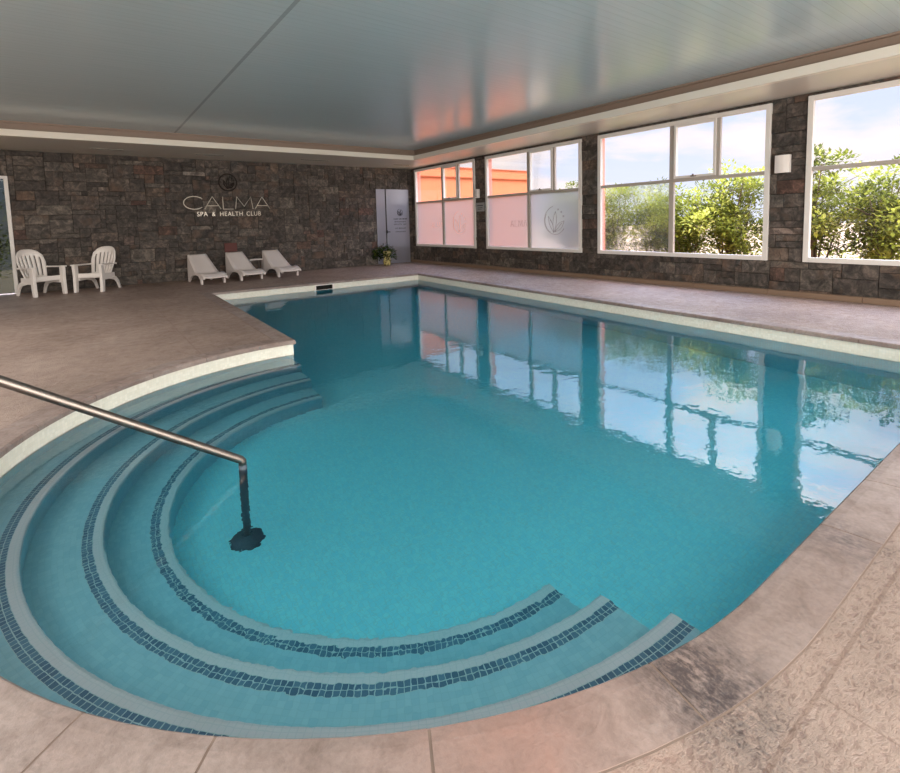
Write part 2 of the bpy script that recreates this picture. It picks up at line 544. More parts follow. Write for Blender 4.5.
# ------------------------------------------------------------------ pool basin
def uvface(bm, uvl, pts, uvs):
    f = bm.faces.new([bm.verts.new(p) for p in pts])
    for l, uv in zip(f.loops, uvs): l[uvl].uv = uv
    return f
bm = bmesh.new(); uvl = bm.loops.layers.uv.new('UVMap')
s = 0
for i in range(len(OUT)):
    a, b = OUT[i], OUT[(i + 1) % len(OUT)]
    d = (Vector(b) - Vector(a)).length
    if not (abs(a[0] - 2.0) < .01 and abs(a[1] - 10.86) < .01):
        uvface(bm, uvl, [(*a, -.006), (*b, -.006), (*b, -2.1), (*a, -2.1)], [(s, -.006), (s + d, -.006), (s + d, -2.1), (s, -2.1)])
    else:   # back pool wall, with the skimmer mouth cut out
        x0, x1, zt, zb = 4.20, 4.60, -.06, -.165
        def bk(x): t = (x - a[0]) / (b[0] - a[0]); return (x, a[1] + (b[1] - a[1]) * t)
        for (xa, xb, z1, z2) in ((a[0], x0, -.006, -2.1), (x1, b[0], -.006, -2.1), (x0, x1, -.006, zt), (x0, x1, zb, -2.1)):
            uvface(bm, uvl, [(*bk(xa), z1), (*bk(xb), z1), (*bk(xb), z2), (*bk(xa), z2)],
                   [(s + xa - a[0], z1), (s + xb - a[0], z1), (s + xb - a[0], z2), (s + xa - a[0], z2)])
    s += d
bmesh.ops.remove_doubles(bm, verts=bm.verts[:], dist=.0005)
basin = struct(obj('pool_basin', bm, M_tile))
FL = -.17 - .90
bm = bmesh.new(); uvl = bm.loops.layers.uv.new('UVMap')
xs = [(-.9, FL), (1.75, FL)] + [(1.75 + 5.6 * k / 16, FL - .30 * (.5 - .5 * cos(pi * k / 16))) for k in range(1, 17)]
for (xa, za), (xb, zb) in zip(xs, xs[1:]):
    uvface(bm, uvl, [(xa, .4, za), (xb, .4, zb), (xb, 11.1, zb), (xa, 11.1, za)], [(xa, -10), (xb, -10), (xb, -20.7), (xa, -20.7)])
bmesh.ops.remove_doubles(bm, verts=bm.verts[:], dist=.001)
obj('pool_floor', bm, M_tile, basin)
steps = [(2.13, -.17 - .155), (1.80, -.17 - .385), (1.488, -.17 - .625)]
SCX, SCY = 1.77, 3.12
for i, (r, z) in enumerate(steps):
    zn = steps[i + 1][1] if i < 2 else FL
    ro = steps[i - 1][0] + .01 if i > 0 else 2.52
    bm = bmesh.new(); uvl = bm.loops.layers.uv.new('UVMap')
    N = 72
    zb = FL - .01
    xe = 1.80 if i == 0 else 1.77 - .015 * (i - 1) + .01
    br = .014
    prof = [(r + br * 1.0, z, br), (r + br * .3, z - br * .3, br * .3), (r, z - br, 0)]
    def P(rad_, ang, z_):
        return (SCX + rad_ * cos(ang), SCY + rad_ * sin(ang), z_)
    rr = [(ro, z, ro - r), (r + br, z, br), (r + br * .3, z - br * .3, br * .3 - .0), (r, z - br, -.008), (r, zb, -(z - zb))]
    for k in range(N):
        a0 = rad(90 + 180 * k / N); a1 = rad(90 + 180 * (k + 1) / N)
        u0 = r * a0; u1 = r * a1
        for (ra, za, va), (rb, zb_, vb) in zip(rr, rr[1:]):
            f = uvface(bm, uvl, [P(ra, a0, za), P(rb, a0, zb_), P(rb, a1, zb_), P(ra, a1, za)], [(u0, va), (u0, vb), (u1, vb), (u1, va)])
            f.smooth = False
    for ang in (rad(90), rad(270)):   # short straight extension and end wall
        sgn = 1 if ang < pi else -1
        dx = max(xe + .03 - (.07 if ang > pi else 0), SCX + .002)
        y = lambda q: SCY + sgn * q
        for (ra, za, va), (rb, zb_, vb) in zip(rr, rr[1:]):
            uvface(bm, uvl, [(SCX, y(ra), za), (dx, y(ra), za), (dx, y(rb), zb_), (SCX, y(rb), zb_)],
                   [(r * ang, va), (r * ang + dx - SCX, va), (r * ang + dx - SCX, vb), (r * ang, vb)])
        uvface(bm, uvl, [(dx, y(ro), z), (dx, y(r), z), (dx, y(r), zb), (dx, y(ro), zb)], [(0, -.3), (ro - r, -.3), (ro - r, -.9), (0, -.9)])
    bmesh.ops.remove_doubles(bm, verts=bm.verts[:], dist=.0005)
    bmesh.ops.recalc_face_normals(bm, faces=bm.faces[:])
    obj('pool_step', bm, M_steptile, basin)

# water body
W = offset(OUT, .012)
bm = bmesh.new()
top = [bm.verts.new((x, y, ZW)) for x, y in W]; low = [bm.verts.new((x, y, -2.0)) for x, y in W]
for t in tessellate_polygon([[Vector((x, y, 0)) for x, y in W]]):
    bm.faces.new([top[i] for i in t]); bm.faces.new([low[i] for i in t])
for i in range(len(W)):
    j = (i + 1) % len(W)
    bm.faces.new((top[i], top[j], low[j], low[i]))
bmesh.ops.recalc_face_normals(bm, faces=bm.faces[:])
w = obj('pool_water', bm, M_water)
w['kind'] = 'stuff'; tag(w, 'clear turquoise water filling the indoor swimming pool', 'water')

# skimmer
sk = thing('pool_skimmer', 'white framed skimmer opening in the far pool wall at the waterline', 'skimmer', (4.4, 10.83, -.11))
bm = bmesh.new()
for lo, hi in (((-.235, -.02, .045), (.235, .012, .07)), ((-.235, -.02, -.08), (.235, .012, -.055)), ((-.235, -.02, -.055), (-.2, .012, .045)), ((.2, -.02, -.055), (.235, .012, .045))):
    add_box(bm, lo, hi, .004)
obj('skimmer_frame', bm, M_white, sk)
bm = bmesh.new()
add_box(bm, (-.2, .02, -.06), (.2, .15, .05))
for f in [f for f in bm.faces if f.normal.y < -.9]: bm.faces.remove(f)
bmesh.ops.reverse_faces(bm, faces=bm.faces[:])
obj('skimmer_throat', bm, M_dark, sk)

# handrail
hr = thing('pool_handrail', 'brushed steel handrail sloping down into the rounded steps of the pool', 'handrail', (-.98, 3.1, 0))
def L(p): return (p[0] + .98, p[1] - 3.1, p[2])
end = Vector((.685, 3.115, -.115))
up = Vector((-.37, 3.1, .61)); d = (up - end).normalized()
topc = end + d * 1.98
pts = [L((topc.x - .03, topc.y, 0)), L((topc.x - .03, topc.y, topc.z - .12)), L(topc + Vector((-.022, 0, -.05))), L(topc + Vector((0.005, 0, -.01)))]
pts = [L(topc + Vector((-.08, 0, -topc.z))), L(topc + Vector((-.08, 0, -.12))), L(topc + Vector((-.07, 0, -.04))), L(topc + Vector((-.035, 0, .004))), L(topc - d * .05)]
n = 30
for k in range(1, n): pts.append(L(topc.lerp(end + d * .03, k / n)))
pts += [L(end + d * .03), L(end + d * .012 + Vector((0, 0, .001))), L(end + Vector((.002, 0, -.008))), L(end + Vector((.002, 0, -.03)))]
bm = bmesh.new(); add_tube(bm, pts, .024, 16); obj('rail', bm, M_steel, hr)
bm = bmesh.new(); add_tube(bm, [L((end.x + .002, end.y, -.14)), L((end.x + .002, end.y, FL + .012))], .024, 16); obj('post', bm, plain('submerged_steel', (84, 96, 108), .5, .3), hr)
bm = bmesh.new(); fx = L((end.x, end.y, FL))
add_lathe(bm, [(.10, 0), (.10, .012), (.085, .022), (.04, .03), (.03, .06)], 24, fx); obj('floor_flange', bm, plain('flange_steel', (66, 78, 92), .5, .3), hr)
bm = bmesh.new(); fx = L(topc + Vector((-.08, 0, -topc.z)))
add_lathe(bm, [(.07, 0), (.07, .01), (.05, .02), (.03, .025)], 24, fx); obj('deck_flange', bm, M_steel, hr)

# ------------------------------------------------------------------ stone walls
def stone_field(bm, rects, fn, lay, seed):
    """random ashlar on a 0.075 m grid; rects (a0,z0,a1,z1) in wall coordinates; fn(a,z,depth)->point"""
    rnd = random.Random(seed)
    g = .105
    for (a0, z0, a1, z1) in rects:
        na = max(1, round((a1 - a0) / g)); nz = max(1, round((z1 - z0) / g))
        ga = (a1 - a0) / na; gz = (z1 - z0) / nz
        used = [[False] * nz for _ in range(na)]
        for j in range(nz):
            for i in range(na):
                if used[i][j]: continue
                w_, h_ = rnd.choice([(2, 1), (3, 1), (3, 2), (4, 2), (4, 2), (5, 2), (2, 2), (3, 2), (5, 3), (4, 3), (6, 2), (4, 1), (1, 1), (5, 1)])
                w_ = min(w_, na - i); h_ = min(h_, nz - j)
                while any(used[i + q][j] for q in range(w_)): w_ -= 1
                while any(used[i + q][j + t] for q in range(w_) for t in range(h_)): h_ -= 1
                for q in range(w_):
                    for t in range(h_): used[i + q][j + t] = True
                e = .003
                A0, A1 = a0 + i * ga + e, a0 + (i + w_) * ga - e
                Z0, Z1 = z0 + j * gz + e, z0 + (j + h_) * gz - e
                dp = rnd.uniform(.010, .034); t_ = rnd.random()
                b = .006
                base = [bm.verts.new(fn(x, z, 0)) for x, z in ((A0, Z0), (A1, Z0), (A1, Z1), (A0, Z1))]
                mid = [bm.verts.new(fn(x, z, dp - .004)) for x, z in ((A0, Z0), (A1, Z0), (A1, Z1), (A0, Z1))]
                fr = [bm.verts.new(fn(x, z, dp + rnd.uniform(-.003, .003))) for x, z in ((A0 + b, Z0 + b), (A1 - b, Z0 + b), (A1 - b, Z1 - b), (A0 + b, Z1 - b))]
                fs = [bm.faces.new(fr)]
                for k in range(4):
                    fs.append(bm.faces.new((base[k], base[(k + 1) % 4], mid[(k + 1) % 4], mid[k])))
                    fs.append(bm.faces.new((mid[k], mid[(k + 1) % 4], fr[(k + 1) % 4], fr[k])))
                for f in fs:
                    for l in f.loops: l[lay] = (t_, t_, t_, 1)

def backing(bm, lo, hi): add_box(bm, lo, hi)

# back wall with the glazed entrance opening
EX0, EX1, EZ = -3.6, -1.22, 2.53
DX0, DX1, DZ = 7.60, 8.80, 2.40
bm = bmesh.new(); lay = bm.loops.layers.color.new('tint')
stone_field(bm, [(EX1, 0, DX0, ZS), (DX0, DZ, DX1, ZS), (DX1, 0, XR, ZS), (EX0, EZ, EX1, ZS), (XL, 0, EX0, ZS)],
            lambda a, z, d: (a, YB - d, z), lay, 3)
wb = struct(obj('wall_back', bm, M_stone))
bm = bmesh.new()
for lo, hi in (((EX1, YB + .002, 0), (XR + .25, YB + .25, 3.6)), ((XL, YB + .002, 0), (EX0, YB + .25, 3.6)), ((EX0, YB + .002, EZ), (EX1, YB + .25, 3.6))):
    add_box(bm, lo, hi)
obj('wall_backing', bm, M_grout, wb)

# right wall with four windows
WZ0, WZ1 = .543, 3.026
WIN = [(10.82, 13.91), (7.156, 10.362), (3.451, 6.723), (-.33, 2.96)]
bm = bmesh.new(); lay = bm.loops.layers.color.new('tint')
ys = [YF]
rects = [(YF, 0, YB, WZ0)]
prev = YF
for a, b in sorted(WIN):
    rects.append((prev, WZ0, a, ZS)); rects.append((a, WZ1, b, ZS)); prev = b
rects.append((prev, WZ0, YB, ZS))
stone_field(bm, rects, lambda a, z, d: (XR - d + .02, a, z), lay, 11)
wr = struct(obj('wall_right', bm, M_stone))
bm = bmesh.new()
def rb(a, z0, b, z1): add_box(bm, (XR + .024, a, z0), (XR + .22, b, z1))
rb(YF, -.3, YB, WZ0); prev = YF
for a, b in sorted(WIN):
    rb(prev, WZ0, a, 3.9); rb(a, WZ1, b, 3.9); prev = b
rb(prev, WZ0, YB, 3.9)
o = obj('wall_core', bm, [M_grout, M_jamb], wr)
for p in o.data.polygons:
    if p.normal.x < -.9: p.material_index = 0
    else: p.material_index = 1

# curb along the right wall
bm = bmesh.new()
y = YF
while y < YB - .05:
    y2 = min(y + 1.2, YB - .04)
    add_box(bm, (XR - .10, y + .002, -.001), (XR - .015, y2 - .002, .085), .008); y = y2
struct(obj('baseboard_right', bm, M_curb))

# ---- windows
def make_window(i, y0, y1, kinds):
    w = bpy.data.objects.new('window_%d' % i, None); COL.objects.link(w); w['kind'] = 'structure'
    w.location = (XR, (y0 + y1) / 2, WZ0)
    H = WZ1 - WZ0; hw = (y1 - y0) / 2; fx0, fx1 = -.035, .04
    zt = 1.95 - WZ0; f = .074
    def part(name, boxes, mat=M_frame, bev=.005):
        bm = bmesh.new()
        for (ya, za, yb, zb, xa, xb) in boxes: add_box(bm, (xa, ya, za), (xb, yb, zb), bev)
        return obj(name, bm, mat, w)
    part('outer_frame', [(-hw, 0, -hw + f, H, fx0, fx1), (hw - f, 0, hw, H, fx0, fx1), (-hw + f, 0, hw - f, f, fx0, fx1), (-hw + f, H - f, hw - f, H, fx0, fx1)])
    part('transom', [(-hw + f, zt - .03, hw - f, zt + .03, fx0 + .012, fx1)], M_mull)
    part('mullion', [(-.045, f, .045, zt - .03, fx0 + .01, fx1)], M_mull)
    part('mullion', [(-.045, zt + .03, .045, H - f, fx0 + .01, fx1)], M_mull)
    ym = -hw * .51   # right-hand half (towards the camera) is split again
    part('mullion', [(ym - .03, zt + .03, ym + .03, H - f, fx0 + .01, fx1)], M_mull)
    # opening casement between centre mullion and ym
    ca, cb, c0, c1, cf = ym + .032, -.047, zt + .032, H - f - .002, .045
    cs = part('casement_frame', [(ca, c0, ca + cf, c1, fx0 - .012, fx1 - .02), (cb - cf, c0, cb, c1, fx0 - .012, fx1 - .02),
                                 (ca + cf, c0, cb - cf, c0 + cf, fx0 - .012, fx1 - .02), (ca + cf, c1 - cf, cb - cf, c1, fx0 - .012, fx1 - .02)])
    bm = bmesh.new(); add_box(bm, (fx0 - .03, (ca + cb) / 2 - .05, c0 + .012), (fx0 - .012, (ca + cb) / 2 + .05, c0 + .03), .004)
    add_box(bm, (fx0 - .05, (ca + cb) / 2 - .012, c0 + .015), (fx0 - .02, (ca + cb) / 2 + .012, c0 + .06), .004)
    obj('window_catch', bm, M_steel, cs)
    def pane(ya, za, yb, zb, mat):
        bm = bmesh.new(); add_box(bm, (.008, ya, za), (.014, yb, zb)); return obj('pane', bm, mat, w)
    pane(.046, zt + .031, hw - f - .001, H - f - .001, M_glass)
    pane(ca + cf + .001, c0 + cf + .001, cb - cf - .001, c1 - cf - .001, M_glass)
    pane(-hw + f + .001, zt + .031, ym - .031, H - f - .001, M_glass)
    pl = pane(.046, f + .001, hw - f - .001, zt - .031, kinds[0])
    pr = pane(-hw + f + .001, f + .001, -.046, zt - .031, kinds[1])
    return w, pl, pr, hw, zt, f
def emblem_strokes():
    """round botanical emblem: open ring with three leaves; unit radius"""
    st = []
    st.append([(cos(rad(a)), sin(rad(a))) for a in range(100, 331, 8)])
    st.append([(.93 * cos(rad(a)), .93 * sin(rad(a))) for a in range(150, 250, 8)])
    def leaf(bx, by, tx, ty, w_):
        b = Vector((bx, by)); t = Vector((tx, ty)); d = t - b; n_ = Vector((-d.y, d.x)).normalized()
        s1 = [tuple(b + d * k / 10 + n_ * w_ * sin(pi * k / 10)) for k in range(11)]
        s2 = [tuple(b + d * k / 10 - n_ * w_ * sin(pi * k / 10)) for k in range(11)]
        return [s1 + s2[::-1]]
    st += leaf(-.12, -.85, -.62, .30, .13)
    st += leaf(-.10, -.80, .05, .62, .16)
    st += leaf(-.02, -.82, .82, -.05, .20)
    st += [[(-.12, -.9), (-.2, -.3), (-.45, .05)], [(-.05, -.85), (.4, -.42), (.62, -.2)]]
    for a in (20, 45, 70): st.append([(.8 * cos(rad(a)) + .06 * cos(rad(b)), .8 * sin(rad(a)) + .06 * sin(rad(b))) for b in range(0, 361, 60)])
    return st
def strokes_mesh(bm, strokes, fn, scale, r, seg=5):
    for s_ in strokes:
        add_tube(bm, [fn(a * scale, b * scale) for a, b in s_], r, seg)
for i, (y0, y1) in enumerate(WIN, 1):
    kinds = {1: (M_frost, M_frost), 2: (M_frost, M_frost), 3: (M_wet, M_glass), 4: (M_glass, M_glass)}[i]
    w_, pl, pr, hw, zt, f = make_window(i, y0, y1, kinds)
    if i < 3:
        bm = bmesh.new()
        cy_, cz_ = -hw / 2 - .02, zt * .52
        strokes_mesh(bm, emblem_strokes(), lambda a, b: (.004, cy_ - a, cz_ + b), .33, .005)
        e = obj('etched_emblem', bm, M_etch if i == 2 else M_etchw, pr)
        # left pane: the end of an etched name with a sprig beside it
        bm = bmesh.new()
        lets = [[(0, 0), (.11, .3), (.22, 0)], [(.05, .1), (.17, .1)], [(.3, .3), (.3, 0), (.45, 0)], [(.52, 0), (.55, .3), (.66, .06), (.77, .3), (.8, 0)], [(.86, 0), (.97, .3), (1.08, 0)]]
        strokes_mesh(bm, lets, lambda a, b: (.004, hw * .42 - a, zt * .42 + b), .55, .004)
        e2 = obj('etched_letters', bm, M_etchw if i == 1 else M_etch, pl)

# ------------------------------------------------------------------ ceiling
bm = bmesh.new()
add_box(bm, (XL, YF, ZC), (SX + .12, SY + .12, ZC + .1))
struct(obj('ceiling', bm, M_ceil))
bm = bmesh.new()
add_box(bm, (SX + .002, YF, ZS), (XR + .02, YB, ZS + .1)); add_box(bm, (XL, SY + .002, ZS), (SX + .002, YB, ZS + .1))
struct(obj('trim_2', bm, M_soffit))
bm = bmesh.new()
add_box(bm, (SX - .012, YF, ZS - .006), (SX + .10, SY + .10, ZS + .115), .004)
add_box(bm, (XL, SY - .012, ZS - .006), (SX - .012, SY + .10, ZS + .115), .004)
struct(obj('trim_3', bm, M_fascia))
bm = bmesh.new()
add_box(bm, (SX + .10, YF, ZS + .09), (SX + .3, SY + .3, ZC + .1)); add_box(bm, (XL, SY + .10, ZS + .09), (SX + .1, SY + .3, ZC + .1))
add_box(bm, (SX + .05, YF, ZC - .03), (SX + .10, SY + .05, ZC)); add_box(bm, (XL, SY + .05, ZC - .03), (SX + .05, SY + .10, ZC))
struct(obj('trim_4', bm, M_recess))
# soffit air slots
vl = ['leftmost narrow dark air slot in the soffit above the stone wall', 'narrow air slot in the soffit left of the wall lettering', 'narrow air slot in the soffit right of the wall lettering', 'small air slot in the soffit at the corner by the grey door']
for k, (x0, x1, yy) in enumerate(((.25, .85, 13.15), (2.3, 2.95, 13.2), (4.85, 5.65, 13.15), (7.75, 8.3, 13.2))):
    v = thing('air_vent', vl[k], 'air vent', ((x0 + x1) / 2, yy, ZS), 0, 'slot vents in the soffit')
    h_ = (x1 - x0) / 2
    bm = bmesh.new(); add_box(bm, (-h_, -.035, -.005), (h_, .035, .0), .002); obj('vent_frame', bm, M_soffit, v)
    bm = bmesh.new(); add_box(bm, (-h_ + .015, -.022, -.008), (h_ - .015, .022, -.005)); obj('slot', bm, M_dark, v)

# ------------------------------------------------------------------ unseen solid walls
bm = bmesh.new(); add_box(bm, (XL - .2, YF - .2, -.3), (XL, YB + .25, 3.6)); struct(obj('wall_left', bm, M_plaster))
bm = bmesh.new(); add_box(bm, (XL, YF - .2, -.3), (XR + .22, YF, 3.6)); struct(obj('wall_front', bm, M_plaster))

# ------------------------------------------------------------------ entrance (far left)
en = bpy.data.objects.new('door_1', None); COL.objects.link(en); en['kind'] = 'structure'; en.location = (EX1, YB, 0)
wd = EX1 - EX0
def ebox(name, boxes, mat, bev=.004, parent=None):
    bm = bmesh.new()
    for lo, hi in boxes: add_box(bm, lo, hi, bev)
    return obj(name, bm, mat, parent or en)
ebox('door_frame', [((-.07, -.05, 0), (0, .06, EZ)), ((-wd, -.05, EZ - .06), (-.07, .06, EZ)), ((-wd, -.05, 0), (-wd + .07, .06, EZ - .06)), ((-wd / 2 - .035, -.04, 0), (-wd / 2 + .035, .05, EZ - .06))], M_frame)
ebox('door_pane', [((-wd / 2 + .036, 0, .02), (-.071, .008, EZ - .061))], M_tint, 0)
ebox('door_pane', [((-wd + .071, 0, .02), (-wd / 2 - .036, .008, EZ - .061))], M_tint, 0)

# ------------------------------------------------------------------ grey service door
dr = bpy.data.objects.new('door_2', None); COL.objects.link(dr); dr['kind'] = 'structure'; dr.location = (DX0, YB, 0)
dw = DX1 - DX0
def dbox(name, boxes, mat, parent=None, bev=.004):
    bm = bmesh.new()
    for lo, hi in boxes: add_box(bm, lo, hi, bev)
    return obj(name, bm, mat, parent or dr)
dbox('narrow_leaf', [((.0, -.045, .01), (.31, 0, DZ))], M_door)
wl = dbox('wide_leaf', [((.36, -.045, .01), (dw, 0, DZ))], M_door)
dbox('door_gap', [((.31, -.02, .01), (.36, 0, DZ))], M_black, bev=0)
hd = dbox('door_handle', [((.32, -.09, .99), (.35, -.02, 1.09)), ((.32, -.10, 1.02), (.44, -.08, 1.05))], M_black)
bm = bmesh.new()
strokes_mesh(bm, emblem_strokes(), lambda a, b: (.86 + a, -.047, 1.66 + b), .11, .007)
obj('printed_emblem', bm, M_print, wl)
bm = bmesh.new()
rnd = random.Random(5)
for z, wt, hh in ((1.44, .50, .05), (1.35, .44, .04), (1.27, .48, .04), (1.14, .42, .04), (1.03, .38, .04)):
    x = .86 - wt / 2
    while x < .86 + wt / 2 - .02:
        lw = rnd.choice([.022, .03, .035])
        if rnd.random() < .14: x += .02; continue
        add_box(bm, (x, -.0475, z - hh / 2), (x + lw * .35, -.045, z + hh / 2))
        add_box(bm, (x + lw * .3, -.0475, z + (hh / 2 - .01 if rnd.random() < .6 else -.005)), (x + lw, -.045, z + (hh / 2 if rnd.random() < .6 else .005)))
        x += lw + .012
obj('printed_text', bm, M_print, wl)

# ------------------------------------------------------------------ wall lettering
sg = thing('wall_sign', 'large thin metal CALMA lettering mounted on the stone wall above the loungers', 'sign', (2.12, YB - .05, 1.80))
def ell(cx, cy, rx, ry, a0, a1, st=8): return [(cx + rx * cos(rad(a)), cy + ry * sin(rad(a))) for a in range(a0, a1 + (1 if a1 > a0 else -1), st if a1 > a0 else -st)]
Hh = .37
G = {'C': [ell(.26, Hh / 2, .27, Hh / 2, 38, 322, 10)],
     'A': [[(0, 0), (.22, Hh), (.44, 0)], [(.075, .1), (.365, .1)]],
     'L': [[(0, Hh), (0, 0), (.28, 0)]],
     'M': [[(0, 0), (.05, Hh), (.25, .08), (.45, Hh), (.50, 0)]]}
x = 0
for ch, adv in (('C', .52), ('A', .50), ('L', .34), ('M', .56), ('A', .44)):
    bm = bmesh.new()
    for s_ in G[ch]: add_tube(bm, [(a + x, 0, b) for a, b in s_], .0135, 6)
    obj('letter', bm, M_letter, sg)
    x += adv
sg.scale = (.905, 1, .88)
s2 = thing('subtitle_sign', 'small metal lettering SPA & HEALTH CLUB under the large lettering', 'sign', (2.40, YB - .04, 1.60))
def text_obj(txt, size, mat, parent, loc, name, ext=.006, spacing=1.0):
    cu = bpy.data.curves.new('t', 'FONT'); cu.body = txt; cu.size = size; cu.extrude = ext; cu.space_character = spacing
    t = bpy.data.objects.new('t', cu); COL.objects.link(t)
    bpy.context.view_layer.update()
    me = bpy.data.meshes.new_from_object(t.evaluated_get(bpy.context.evaluated_depsgraph_get()))
    bpy.data.objects.remove(t); bpy.data.curves.remove(cu)
    me.transform(Matrix.Rotation(pi / 2, 4, 'X'))
    me.materials.clear(); me.materials.append(mat)
    wdt = max(v.co.x for v in me.vertices) - min(v.co.x for v in me.vertices)
    o = bpy.data.objects.new(name, me); o.location = loc
    return link(o, parent), wdt
x = 0
for word in ('SPA', '&', 'HEALTH', 'CLUB'):
    o, wdt = text_obj(word, .165, M_letter, s2, (x, 0, .02), 'word', spacing=1.15)
    x += wdt + .12
SUBW = x - .12
print('SUBTITLE width', SUBW)
for c in s2.children:
    c.location.x *= 1.60 / SUBW; c.scale.x = 1.60 / SUBW
em = thing('wall_emblem', 'dark brown round leaf emblem on the stone wall above the lettering', 'emblem', (3.20, YB - .045, 2.50))
bm = bmesh.new(); add_tube(bm, [(.22 * cos(rad(a)), 0, .22 * sin(rad(a))) for a in range(0, 361, 10)], .018, 8); obj('ring', bm, M_emblem, em)
bm = bmesh.new()
strokes_mesh(bm, emblem_strokes()[2:], lambda a, b: (a, 0, b), .19, .014, 6); obj('leaf_motif', bm, M_emblem, em)

bm = bmesh.new(); add_box(bm, (-.16, -.05, -.12), (.16, 0, .12), .01)
o = obj('wall_panel', bm, M_redbox, loc=(3.17, YB - .0, .78)); tag(o, 'small maroon panel on the stone wall behind the middle lounger', 'panel')

# pier fittings
lm = thing('wall_lamp', 'white curved wall lamp on the stone pier between the two right windows', 'wall lamp', (XR - .015, 3.26, 2.06))
bm = bmesh.new()
pr_ = [(-.10, 0), (-.10, -.07)] + [(-.10 + .2 * k / 8, -.07 - .02 * sin(pi * k / 8)) for k in range(1, 8)] + [(.10, -.07), (.10, 0)]
add_prism(bm, pr_, lambda a, b, t: (b - .0, a, t), -.135, .135)
obj('lamp_shade', bm, M_white, lm)
bm = bmesh.new(); add_box(bm, (-.012, -.08, -.11), (.012, .08, .11)); obj('back_plate', bm, M_steel, lm)
l2 = thing('wall_speaker', 'small white box fitting on the pier between the two left windows', 'wall fitting', (XR - .015, 10.66, 2.06))
bm = bmesh.new(); add_box(bm, (-.10, -.05, -.12), (0, .05, .12), .012); obj('housing', bm, M_white, l2)
bm = bmesh.new()
for k in range(5): add_box(bm, (-.103, -.035, -.08 + k * .035), (-.099, .035, -.068 + k * .035))
obj('grille', bm, plain('grille_grey', (150, 148, 144), .6), l2)
o = thing('notice_plate', 'grey rectangular notice plate below the white box between the left windows', 'sign', (XR - .006, 10.60, 1.69))
bm = bmesh.new(); add_box(bm, (-.022, -.17, -.12), (0, .17, .12), .004); obj('plate', bm, M_plate, o)
bm = bmesh.new(); add_box(bm, (-.025, -.12, .03), (-.022, .12, .05)); add_box(bm, (-.025, -.10, -.03), (-.022, .10, -.015)); add_box(bm, (-.025, -.06, -.07), (-.022, .1, -.06))
obj('printed_lines', bm, M_print, o)

# ------------------------------------------------------------------ adirondack chairs
def make_chair(label):
    t = thing('adirondack_chair', label, 'chair')
    # seat: five slats curved, falling to the rear; facing -Y
    bm = bmesh.new()
    for k in range(6):
        y0 = -.30 + k * .088; z = .375 - .11 * (k / 5)
        add_box(bm, (-.255, y0, z - .012), (.255, y0 + .078, z + .012), .006, M=None)
    add_box(bm, (-.265, -.315, .30), (.265, -.29, .395), .01)
    add_box(bm, (-.265, -.30, .24), (-.24, .22, .37), .006); add_box(bm, (.24, -.30, .24), (.265, .22, .37), .006)
    obj('seat', bm, M_white, t)
    # backrest: fan with six slots, rounded top
    bm = bmesh.new()
    cols = []; ns = 7
    u = -1.0; sw = 2.0 / (ns + (ns - 1) * .28)
    for k in range(ns):
        cols.append((u, u + sw, True)); u += sw
        if k < ns - 1: cols.append((u, u + sw * .28, False)); u += sw * .28
    rows = [i / 16 for i in range(17)]
    def bp(u_, v):
        hw_ = .21 + .075 * min(1, v * 1.5) - .02 * max(0, v - .75) * 4
        edge = .13 * (abs(u_) ** 3.2)
        h = v * (.70 - edge)
        y = .14 + h * .38 - .045 * (1 - u_ * u_)* -1
        return Vector((u_ * hw_, y - .045 * (abs(u_) ** 2) , .27 + h * .96))
    cache = {}
    def gv(u_, v):
        key = (round(u_, 5), round(v, 5))
        if key not in cache: cache[key] = bm.verts.new(bp(u_, v))
        return cache[key]
    for (ua, ub, solid) in cols:
        for v0, v1 in zip(rows, rows[1:]):
            if not solid and .14 < v0 and v1 < .86: continue
            f = bm.faces.new((gv(ua, v0), gv(ub, v0), gv(ub, v1), gv(ua, v1))); f.smooth = True
    o = obj('backrest', bm, M_white, t); m = o.modifiers.new('s', 'SOLIDIFY'); m.thickness = .018; m.offset = 0
    # arms
    for sx_ in (-1, 1):
        bm = bmesh.new()
        pl = [(-.40, .25), (-.415, .30), (-.40, .365), (-.33, .375), (-.05, .345), (.22, .335), (.26, .315), (.25, .285), (.0, .27), (-.3, .25)]
        add_prism(bm, pl, lambda a, b, tt: (sx_ * b, a, tt + (-.02 * (a + .4))), .565, .592)
        bmesh.ops.bevel(bm, geom=bm.edges[:], offset=.005, segments=1, affect='EDGES')
        obj('arm', bm, M_white, t)
        # front leg: wide tapered board under the arm
        bm = bmesh.new()
        add_prism(bm, [(-.40, 0), (-.31, 0), (-.265, .40), (-.27, .567), (-.40, .567), (-.385, .35)], lambda a, b, tt: (sx_ * tt, a, b), .27, .335)
        bmesh.ops.bevel(bm, geom=[e for e in bm.edges if e.calc_length() > .04], offset=.006, segments=1, affect='EDGES')
        obj('leg', bm, M_white, t)
        # rear leg: curved back
        bm = bmesh.new()
        add_prism(bm, [(.12, .26), (.22, .28), (.33, .18), (.40, 0), (.35, 0), (.28, .13), (.2, .2), (.0, .24)], lambda a, b, tt: (sx_ * tt, a, b), .25, .29)
        obj('leg', bm, M_white, t)
        bm = bmesh.new(); add_tube(bm, [(sx_ * .30, .22, .57), (sx_ * .275, .29, .55)], .018, 8)
        obj('arm_bracket', bm, M_white, t)
    return t
ch = make_chair('white plastic slatted armchair nearest the glazed entrance at far left')
ch.scale = (.91, .95, 1.02); ch.location = (-.81, 13.43, 0); ch.rotation_euler = (0, 0, rad(30))
c2 = dup(ch, (.20, 13.46, 0), rad(-32), 'white plastic slatted armchair turned towards its twin, on the right of the pair')
ch['group'] = c2['group'] = 'white slatted armchairs by the entrance'

